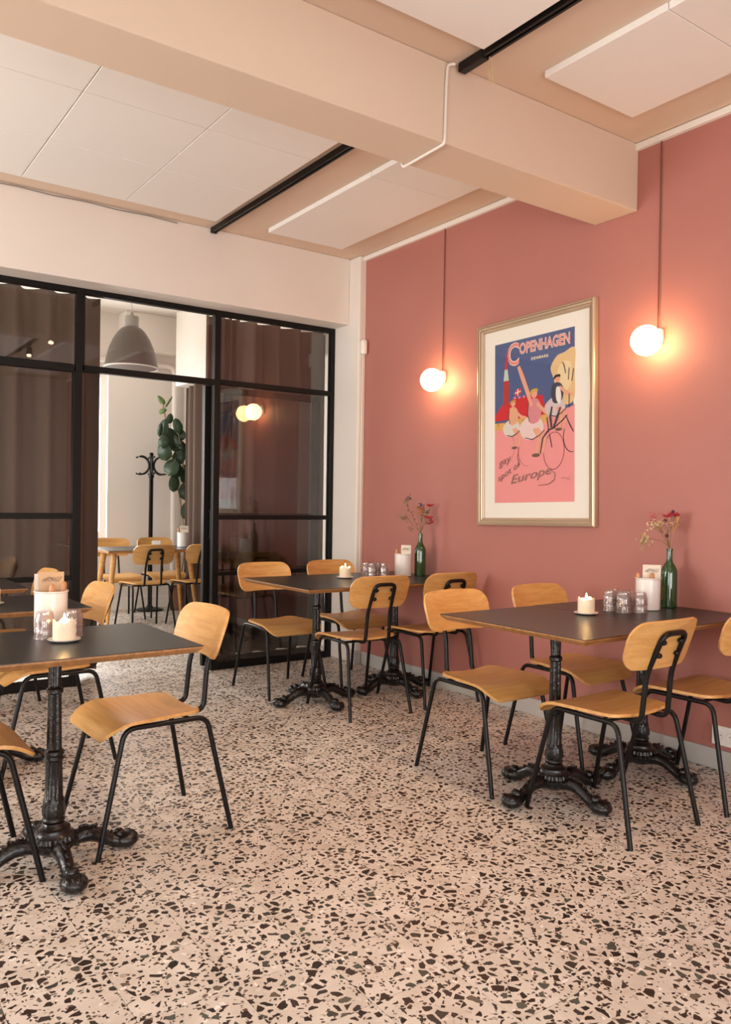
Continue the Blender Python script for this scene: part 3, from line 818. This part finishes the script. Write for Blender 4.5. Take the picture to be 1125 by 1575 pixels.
# white pots with cards and cutlery
pot_me = MB().lathe([(.050, 0), (.056, .003), (.0565, .143), (.0600, .146), (.0600, .150), (.0545, .150), (.0535, .012), (.001, .010)], 40, cap=False)
pot_me.f.append(tuple(range(39, -1, -1))); pot_me = pot_me.mesh('utensil_pot', M_CERAM, 40)
def card(loc, rz, lean, w, hgt, label, script=True, tint=M_CARD):
    e = root('menu_card', label, 'card', loc, rz)
    m = Matrix.Rotation(lean, 4, 'X')
    MB().add([m @ Vector(v) for v in [(x, y, z) for z in (0, hgt) for y in (-.001, .001) for x in (-w/2, w/2)]],
             [(0, 2, 3, 1), (4, 5, 7, 6), (0, 1, 5, 4), (2, 6, 7, 3), (0, 4, 6, 2), (1, 3, 7, 5)]).build('sheet', tint, e)
    if script:
        pts = []
        for i in range(60):
            t = i/59; pts.append(m @ Vector((-w*.36+w*.72*t+.006*sin(t*40+1), -.0018, hgt-.030+.007*sin(t*47)*(1 if i % 9 else 1.8)+.006*t)))
        MB().tube(pts, .0005, 5).build('handwriting', M_INK, e)
    return e
def knife(x, y, z0, z1, rx, ry, label, grp):
    e = root('cutlery', label, 'cutlery', (x, y, z0), 0, grp)
    a = Vector((0, 0, 0)); b = Vector((rx, ry, z1-z0)); mid = a.lerp(b, .55)
    MB().tube([a, mid], .004, 8).build('blade', M_GREY, e, 60)
    MB().tube([mid, a.lerp(b, .62), a.lerp(b, .9), a.lerp(b, .97), b], [.006, .009, .0105, .009, .003], 10).build('handle', M_CUTL, e, 60)
M_KRAFT = plain('kraft_card', (.62, .40, .24), .75)
def pot_set(x, y, label, rz, nm, grp, cut, cards):
    o = tag(link('utensil_pot', pot_me, None, loc=(x, y, ZTAB)), label, 'pot', 'white ceramic utensil pots')
    for (dx, dy, top, rx, ry, lb) in cut: knife(x+dx, y+dy, ZTAB+.013, ZTAB+top, rx, ry, lb, grp)
    for (dx, dy, w, hgt, cz, lean, lb, sc) in cards: card((x+dx, y+dy, ZTAB+.013), cz, lean, w, hgt, lb, sc, M_KRAFT if 'kraft' in lb else M_CARD)
VIEW = -YAW            # cards face the camera side
pot_set(3.297, 2.345, 'white ceramic pot beside the green bottle on the right table', 0, 0, 'wooden handled cutlery in the right pot',
        [(-.018, .020, .172, -.018, .012, 'left wooden handle sticking out of the right pot'), (-.010, -.018, .176, .004, -.010, 'middle wooden handle before the card in the right pot')],
        [(.016, -.006, .082, .198, VIEW-.15, .04, 'cream card standing in the right white pot', True)])
pot_set(3.333, 4.262, 'white ceramic pot beside the green bottle on the corner table', 0, 0, 'wooden handled cutlery in the corner pot',
        [(-.022, .018, .178, -.012, .012, 'left wooden handle in the corner table pot'), (-.004, .012, .190, .002, .006, 'taller wooden handle in the corner table pot')],
        [(.012, -.018, .065, .195, VIEW-.2, .10, 'small printed card leaning in the corner table pot', True)])
pot_set(.768, 3.032, 'white ceramic pot on the front left table', 0, 0, 'wooden handled cutlery in the front left pot',
        [(-.012, -.030, .176, .006, -.010, 'rounded wooden handle in the front left pot'), (.030, -.008, .182, .012, -.004, 'wooden handle at the right rim of the front left pot')],
        [(.004, .010, .084, .204, VIEW+.33, .05, 'larger kraft card with script in the front left pot', True), (-.012, .022, .080, .196, VIEW+.38, .02, 'pale card behind the script card in the front left pot', False)])
pot_set(3.34, 8.0, 'white pot at the far end of the back room table', 0, 0, 'cutlery in the back room pot',
        [(-.028, .0, .19, -.02, 0, 'wooden handle in the back room pot')],
        [(.008, -.015, .088, .205, -.35, .05, 'white menu card in the back room pot', True)])
tag(MB().box(-.045, .045, -.004, .004, 0, .06).build('table_sign', M_PAPER, None, bevel=.002, loc=(3.10, 8.12, ZTAB), rot=(0, 0, -.4)), 'small white card standing on the back room table', 'sign')

# green bottles with dried flowers
bot_me = MB().lathe([(.034, 0), (.0375, .004), (.0375, .165), (.036, .180), (.028, .200), (.017, .218), (.0138, .232), (.0130, .272), (.0150, .274), (.0150, .283), (.0120, .284), (.0105, .26), (.0105, .235)], 32)
bot_me = bot_me.mesh('bottle', M_BOTTLE, 40)
for (x, y, lb) in ((3.462, 2.345, 'green glass bottle used as a vase on the right table'), (3.440, 4.215, 'green glass bottle used as a vase on the corner table')):
    tag(link('bottle', bot_me, None, loc=(x, y, ZTAB)), lb, 'bottle', 'green bottle vases')
FCOL = {}
def fm(col):
    k = tuple(col)
    if k not in FCOL: FCOL[k] = plain('dried_flower_%d' % len(FCOL), col, .8)
    return FCOL[k]
def flower(base, tips, label, stemcol=(.20, .14, .05)):
    """base point in the bottle neck; tips: list of (points [(right, up, back)], kind, colour)"""
    e = root('flower_stem', label, 'flower', base, 0)
    L = lambda p: RV*p[0]+Vector((0, 0, p[1]))+BV*(p[2] if len(p) > 2 else 0)
    for pts, kind, col in tips:
        P = [L(p) for p in pts]
        MB().tube(fillet(P, .02, 3) if len(P) > 2 else P, .0013, 5).build('stem', fm(stemcol), e, 60)
        tip = P[-1]; m = MB()
        if kind == 'bush':
            for i in range(16): m.ball(tip+Vector((random.gauss(0, .012), random.gauss(0, .012), random.gauss(0, .010))), (.006, .004, .004), 6, 4, Matrix.Rotation(random.random()*3, 3, 'Z'))
        elif kind == 'spray':
            for i in range(22):
                d = Vector((random.gauss(0, .5), random.gauss(0, .5), random.random()*.9+.2)).normalized()*random.uniform(.02, .045)
                m.tube([tip, tip+d], .0006, 3); m.ball(tip+d, (.0035, .0035, .0035), 5, 4)
        elif kind == 'daisy':
            for i in range(22):
                a = 2*pi*i/11; d = Vector((cos(a), sin(a), random.uniform(.1, .7))).normalized()*random.uniform(.020, .032)
                m.tube([tip, tip+d*.6, tip+d], [.001, .0032, .0006], 4)
            m.ball(tip, .006, 7, 5)
        elif kind == 'berry':
            m.ball(tip, .009, 10, 6)
        elif kind == 'ear':
            for i in range(26):
                q = P[-2].lerp(tip, i/25) if len(P) > 1 else tip
                m.ball(q+Vector((random.gauss(0, .003), random.gauss(0, .003), 0)), (.0035, .0035, .006), 5, 4)
        elif kind == 'oat':
            for i in range(12):
                q = tip+Vector((random.gauss(0, .016), random.gauss(0, .016), random.gauss(0, .018)))
                m.tube([tip, q], .0005, 3); m.ball(q, (.004, .004, .011), 6, 5, Matrix.Rotation(random.uniform(-.7, .7), 3, 'X'))
        elif kind == 'leafy':
            for i in range(len(P)-1):
                for k in range(5):
                    q = P[i].lerp(P[i+1], k/5+.1); d = Vector((random.gauss(0, 1), random.gauss(0, 1), random.gauss(.2, .5))).normalized()*.016
                    m.tube([q, q+d*.5, q+d], [.0008, .0036, .0006], 4)
            m.ball(tip, .006, 6, 5)
        if m.v: m.build('blossom', fm(col), e, 70)
    return e
TAN, STRAW, RED_, PINK_, PLUM, DGR = (.42, .30, .15), (.60, .45, .22), (.42, .03, .04), (.55, .14, .14), (.10, .02, .03), (.10, .13, .04)
B1 = (3.462, 2.345, ZTAB+.255)
s0 = (0, 0, 0); s1 = (0, .032, 0)
flower(B1, [([s0, s1, (-.035, .065), (-.085, .075), (-.118, .072)], 'oat', STRAW), ([(-.118, .072), (-.128, .060)], 'oat', TAN)], 'straw oat stem drooping left from the right bottle')
flower(B1, [([s0, s1, (-.04, .10), (-.062, .138)], 'bush', STRAW), ([(-.04, .10), (-.088, .140)], 'bush', (.70, .52, .36)), ([(-.04, .10), (-.040, .150, .01)], 'bush', STRAW)], 'cream yarrow head in the right bottle')
flower(B1, [([s0, s1, (-.02, .10, .02), (-.070, .165, .02)], 'spray', PINK_), ([(-.02, .10, .02), (-.088, .155, .02)], 'berry', RED_)], 'pink feathery flower at the left top of the right bottle')
flower(B1, [([s0, s1, (.004, .12), (.010, .190)], 'daisy', (.50, .05, .08)), ([(.004, .12), (-.012, .180, .01)], 'daisy', (.52, .06, .08)), ([(.004, .12), (.026, .186, .01)], 'daisy', (.38, .03, .05))], 'crimson daisy like flower at the top of the right bottle')
flower(B1, [([s0, s1, (-.01, .09), (-.025, .163)], 'berry', PLUM), ([(-.01, .09), (.012, .206)], 'berry', PLUM), ([s1, (-.015, .090)], 'berry', PLUM)], 'dark round seed heads in the right bottle')
flower(B1, [([s0, s1, (-.012, .075), (-.018, .115)], 'spray', (.62, .30, .22)), ([(-.012, .075), (-.008, .130)], 'spray', (.66, .40, .30))], 'small coral berry spray in the right bottle')
flower(B1, [([s0, s1, (.018, .11), (.042, .185)], 'ear', (.55, .30, .10))], 'tall tan grass ear at the right of the right bottle', (.45, .22, .10))
B2 = (3.440, 4.215, ZTAB+.255)
flower(B2, [([s0, s1, (-.045, .115), (-.090, .215)], 'leafy', (.16, .10, .06)), ([(-.09, .215), (-.085, .262)], 'bush', (.12, .08, .09)), ([(-.085, .19), (-.100, .235)], 'bush', (.30, .22, .10))], 'tall dark leafy sprig at the left of the corner bottle')
flower(B2, [([s0, s1, (-.04, .075), (-.10, .140)], 'oat', (.30, .20, .10)), ([(-.07, .10), (-.125, .120)], 'spray', (.32, .22, .12)), ([(-.05, .08), (-.07, .06)], 'bush', (.30, .20, .10))], 'brown oat sprig leaning left in the corner bottle')
flower(B2, [([s0, s1, (0, .11), (.002, .215)], 'bush', (.10, .08, .12)), ([(0, .11), (-.012, .195)], 'daisy', (.45, .22, .06)), ([(0, .11), (.010, .180)], 'bush', (.60, .16, .06))], 'blue grey and orange flower in the middle of the corner bottle')
flower(B2, [([s0, s1, (.025, .12), (.060, .212)], 'daisy', (.50, .02, .02)), ([(.025, .12), (.045, .175)], 'bush', DGR)], 'bright red flower at the top right of the corner bottle', (.10, .13, .04))
flower(B2, [([s0, s1, (.025, .09), (.045, .135)], 'daisy', (.52, .02, .03)), ([(.025, .09), (.065, .125)], 'bush', (.40, .02, .03)), ([(.025, .09), (.060, .105)], 'bush', (.36, .03, .03))], 'red blossom cluster low in the corner bottle', (.10, .13, .04))
flower(B2, [([s0, s1, (-.012, .10), (-.020, .155)], 'spray', (.45, .20, .10)), ([s1, (.012, .13), (.018, .17)], 'leafy', DGR)], 'green stalk with orange haze in the corner bottle', (.10, .13, .04))

# ------------------------------------------------------------------ fittings on ceiling and walls
def track(x, y0, y1, z, label, plug):
    e = root('light_track', label, 'light track', (x, (y0+y1)/2, z))
    hl = (y1-y0)/2
    MB().box(-.018, -.006, -hl, hl, -.034, 0).box(.006, .018, -hl, hl, -.034, 0).box(-.006, .006, -hl, hl, -.012, 0).build('rail', M_BLACK, e)
    MB().box(-.0045, .0045, -hl+.06, hl-.01, -.020, -.012).build('conductor', M_GREY, e)
    if plug: MB().box(-.021, .021, hl-.005, hl+.145, -.040, 0).build('feed_box', M_BLACK, e, bevel=.006)
    else: MB().box(-.02, .02, hl-.002, hl+.02, -.037, 0).build('end_cap', M_BLACK, e)
    return e
track(2.358, 2.95, 5.165, ZC, 'black lighting track beyond the ceiling beam', False)
tn = track(2.318, -1.8, 2.470, ZC, 'black lighting track ending in a feed box before the beam', True)
def spot(y, tx, ty, label, e=45):
    r = root('track_spotlight', label, 'spotlight', (2.318, y, ZC-.034), group='track spotlights')
    d = (Vector((tx, ty, 0))-Vector((2.318, y, 2.95))).normalized()
    MB().box(-.016, .016, -.05, .05, -.018, 0).build('adapter', M_BLACK, r)
    MB().tube([(0, 0, -.018), (0, 0, -.07)], .007, 8).build('stem', M_BLACK, r, 60)
    c = Vector((0, 0, -.085))
    MB().tube([c-d*.06, c-d*.05, c+d*.055, c+d*.06], [.020, .033, .036, .034], 20).build('head', M_BLACK, r, 40)
    MB().tube([c+d*.0601, c+d*.0621], .029, 18).build('lens', emit('spot_lens_%d' % int(100*y+500), (1, .75, .5), 12), r)
    l = bpy.data.lights.new('spot_beam', 'SPOT'); l.energy = e; l.color = (1, .60, .33); l.spot_size = radians(88); l.spot_blend = .9; l.shadow_soft_size = .05
    o = bpy.data.objects.new('spot_beam', l); COL.objects.link(o); o.parent = r; o.location = c+d*.07
    o.rotation_euler = d.to_track_quat('-Z', 'Y').to_euler()
spot(1.55, 1.75, 3.3, 'black track spotlight nearest the ceiling beam', 80)
spot(.55, 1.9, 2.2, 'black track spotlight in the middle of the near track', 25)
spot(-1.35, 2.3, -.9, 'black track spotlight at the far end behind the photographer', 30)
cab = fillet([(2.270, 2.60, ZC-.02), (2.248, 2.622, ZC-.02), (2.245, 2.626, 2.99), (2.240, 2.626, 2.738), (2.240, 2.66, 2.737), (2.248, 2.93, 2.737), (2.26, 2.93, ZC-.01), (2.30, 2.96, ZC-.01)], .03)
tag(MB().tube(cab, .0065, 10).build('conduit', M_WHITE, None, 60), 'white cable running down and under the ceiling beam', 'cable')
# dry tuft hanging from the feed box
tf = MB()
for k in range(5):
    a = k*1.3; tf.tube([(2.335+.01*cos(a), 2.452, ZC-.035), (2.337+.012*cos(a), 2.45+.004*k, ZC-.075), (2.345+.02*cos(a), 2.445+.012*sin(a), ZC-.12-.012*k)], .0011, 4)
tag(tf.build('dry_twig', fm(STRAW), None, 60), 'thin dry twig hanging at the track feed box', 'twig')
cp = [(x, 5.187, ZC-.012-.006*(i % 2)) for i, x in enumerate([XL+.3+.2*k for k in range(22)]) if x < 2.34]
tag(MB().tube(cp, .004, 6).build('cable', M_GREY, None, 60), 'thin cable pinned along the top of the white header', 'cable')
e = root('motion_sensor', 'small white sensor box on the pier beside the pink wall', 'sensor', (3.528, 5.06, 2.345))
MB().lathe([(.024, 0), (.026, .006), (.026, .094), (.020, .104)], 20, (0, -.027, 0)).build('housing', M_TRIM, e, 40)
MB().box(-.020, .020, -.006, 0, .012, .095).build('mount', M_TRIM, e)
MB().tube([(.003, -.010, .0), (.003, -.007, -.4), (.004, -.007, -1.6), (.003, -.007, -2.20)], .0035, 8).build('cord', M_TRIM, e, 60)
# socket strip
e = root('wall_socket', 'white triple wall socket above the skirting at the right edge', 'socket', (XW, 2.07, .162))
plate = MB().box(-.016, 0, -.125, .088, -.045, .045).build('plate', M_TRIM, e, bevel=.004)
for y in (-.080, -.012, .052):
    MB().lathe([(.020, 0), (.024, .001), (.0245, .0035), (.022, .0035), (.0205, .001)], 24, cap=False).build('ring', M_CERAM, plate, 50, loc=(-.0155, y, 0), rot=(0, radians(-90), 0))
    h = MB()
    for dy, dz in ((-.0095, .004), (.0095, .004), (0, -.010)): h.tube([(-.0150, y+dy, dz), (-.0166, y+dy, dz)], .0028, 10)
    h.build('pin_hole', M_INK, plate)

# ------------------------------------------------------------------ back room things
e = root('pendant_lamp', 'large grey dome pendant hanging in the back room', 'lamp', (2.60, 7.5, 2.452))
dome = [(.245, 0), (.246, .012), (.240, .030), (.226, .100), (.205, .180), (.170, .265), (.125, .335), (.088, .372), (.060, .380)]
inn = [(.055, .370), (.12, .325), (.165, .257), (.20, .172), (.221, .095), (.236, .028), (.240, 0)]
MB().lathe(dome, 40).build('shade', M_PEWTER, e, 40)
MB().lathe([(.247, -.004), (.247, .008), (.238, .008), (.238, -.004)], 40, cap=False).build('rim', M_TRIM, e, 40)
MB().lathe([(.062, .378), (.064, .384), (.064, .478), (.058, .484), (.02, .486), (.014, .52), (.001, .525)], 28).build('neck', plain('pale_grey_enamel', (.30, .27, .24), .45), e, 40)
MB().tube([(0, 0, .52), (0, 0, ZB-2.452)], .0025, 6).build('chain', M_GREY, e)
MB().tube([(0, 0, .52), (-.02, .01, .62), (-.01, .012, ZB-2.452)], .003, 6).build('cord', M_TRIM, e)

e = root('coat_stand', 'black bentwood style coat stand by the back room wall', 'coat stand', (3.255, 8.70, 0))
MB().lathe([(.15, 0), (.15, .012), (.13, .022), (.04, .03), (.026, .06)], 32).build('base', M_BLACK, e, 40)
MB().lathe([(.024, .05), (.023, 1.46), (.030, 1.47), (.030, 1.50), (.022, 1.52), (.020, 1.72), (.026, 1.73), (.012, 1.745)], 18).build('pole', M_BLACK, e, 40)
for k in range(6):
    a = k*pi/3+.35; R_ = Matrix.Rotation(a, 4, 'Z')
    # C-shaped hook, open outwards
    pts = [R_ @ Vector((.128-.098*cos(q), 0, 1.60+.098*sin(q))) for q in [radians(-118+236*i/18) for i in range(19)]]
    MB().tube(pts, .0095, 8).build('hook', M_BLACK, e, 60)

# rubber plant in a basket
pl_ = root('potted_rubber_plant', 'tall rubber plant leaning in the corner of the back room', 'plant', (3.575, 8.62, 0))
MB().lathe([(.09, 0), (.108, .01), (.125, .12), (.130, .26), (.122, .26), (.115, .13), (.001, .12)], 32, cap=False).build('planter', M_CANE, pl_, 40)
MB().lathe([(.002, .225), (.119, .225), (.118, .215), (.002, .215)], 24).build('soil', plain('soil', (.03, .02, .015), .95), pl_)
for x0, pts in ((-.01, [(0.031, -0.07, 0.757), (-0.033, -0.07, 1.161), (-0.115, -0.07, 1.561), (-0.217, -0.07, 2.082), (-0.257, -0.07, 2.277)]),
                (.02, [(0.06, -0.07, 0.756), (0.024, -0.07, 1.272), (-0.021, -0.07, 1.711), (-0.072, -0.07, 1.982), (-0.132, -0.07, 2.106)])):
    P = fillet([Vector((x0, 0, .22))]+[Vector(p) for p in pts], .15, 4)
    MB().tube(P, .009, 8).build('stem', M_STEM, pl_, 60)
def leaf(c, tilt, w, hgt, az, mat=M_LEAF):
    G = []
    for i in range(9):
        t = i/8; ww = w*.5*math.sqrt(max(0, sin(pi*min(max(t, .0), 1)**.85)))+.001
        G.append([(u*ww, .012*(u*u)-.05*w*sin(pi*t)*2, (t-.5)*hgt) for u in (-1, -.5, 0, .5, 1)])
    o = MB().sheet(G, .0012).build('leaf', mat, pl_, 60, loc=c, rot=(random.uniform(-.25, .25), tilt, az))
LV = [
    ((-0.244, -0.07, 2.007), 0.22, 0.121, 0.209),
    ((-0.18, -0.095, 2.118), 0.3, 0.075, 0.122),
    ((-0.301, -0.12, 1.983), 0.1, 0.056, 0.157),
    ((-0.172, -0.082, 1.903), -0.2, 0.187, 0.244),
    ((-0.098, -0.107, 2.042), -0.3, 0.103, 0.175),
    ((-0.043, -0.07, 1.948), -0.1, 0.112, 0.131),
    ((-0.241, -0.095, 1.754), -0.2, 0.159, 0.218),
    ((-0.262, -0.12, 1.859), 0.2, 0.112, 0.157),
    ((-0.064, -0.082, 1.708), 0.25, 0.14, 0.192),
    ((-0.159, -0.107, 1.586), 0.35, 0.168, 0.209),
    ((0.021, -0.07, 1.511), 0.0, 0.149, 0.227),
    ((0.037, -0.095, 1.676), -0.5, 0.065, 0.157),
    ((-0.133, -0.12, 1.414), 0.15, 0.121, 0.209),
    ((0.018, -0.082, 1.327), 0.1, 0.159, 0.209),
    ((0.04, -0.107, 1.107), 0.05, 0.168, 0.227),
    ((-0.128, -0.07, 1.851), 0.1, 0.149, 0.192),
    ((-0.096, -0.095, 1.561), -0.1, 0.131, 0.192),
    ((0.079, -0.12, 1.438), -0.2, 0.084, 0.175),
    ((-0.018, -0.082, 1.82), -0.4, 0.075, 0.14),
]      # leaf centre, tilt, width, length
for c, tl, w, hh in LV: leaf(c, tl, w, hh, -.37+random.uniform(-.5, .5))
for c, tl, w, hh in [
    ((-0.276, -0.07, 2.311), -0.7, 0.061, 0.122),
    ((-0.191, -0.07, 2.3), 0.6, 0.024, 0.152),
    ((-0.261, -0.07, 2.195), 1.2, 0.057, 0.101),
]: leaf(c, tl, w, hh, -.62, M_LEAF2)
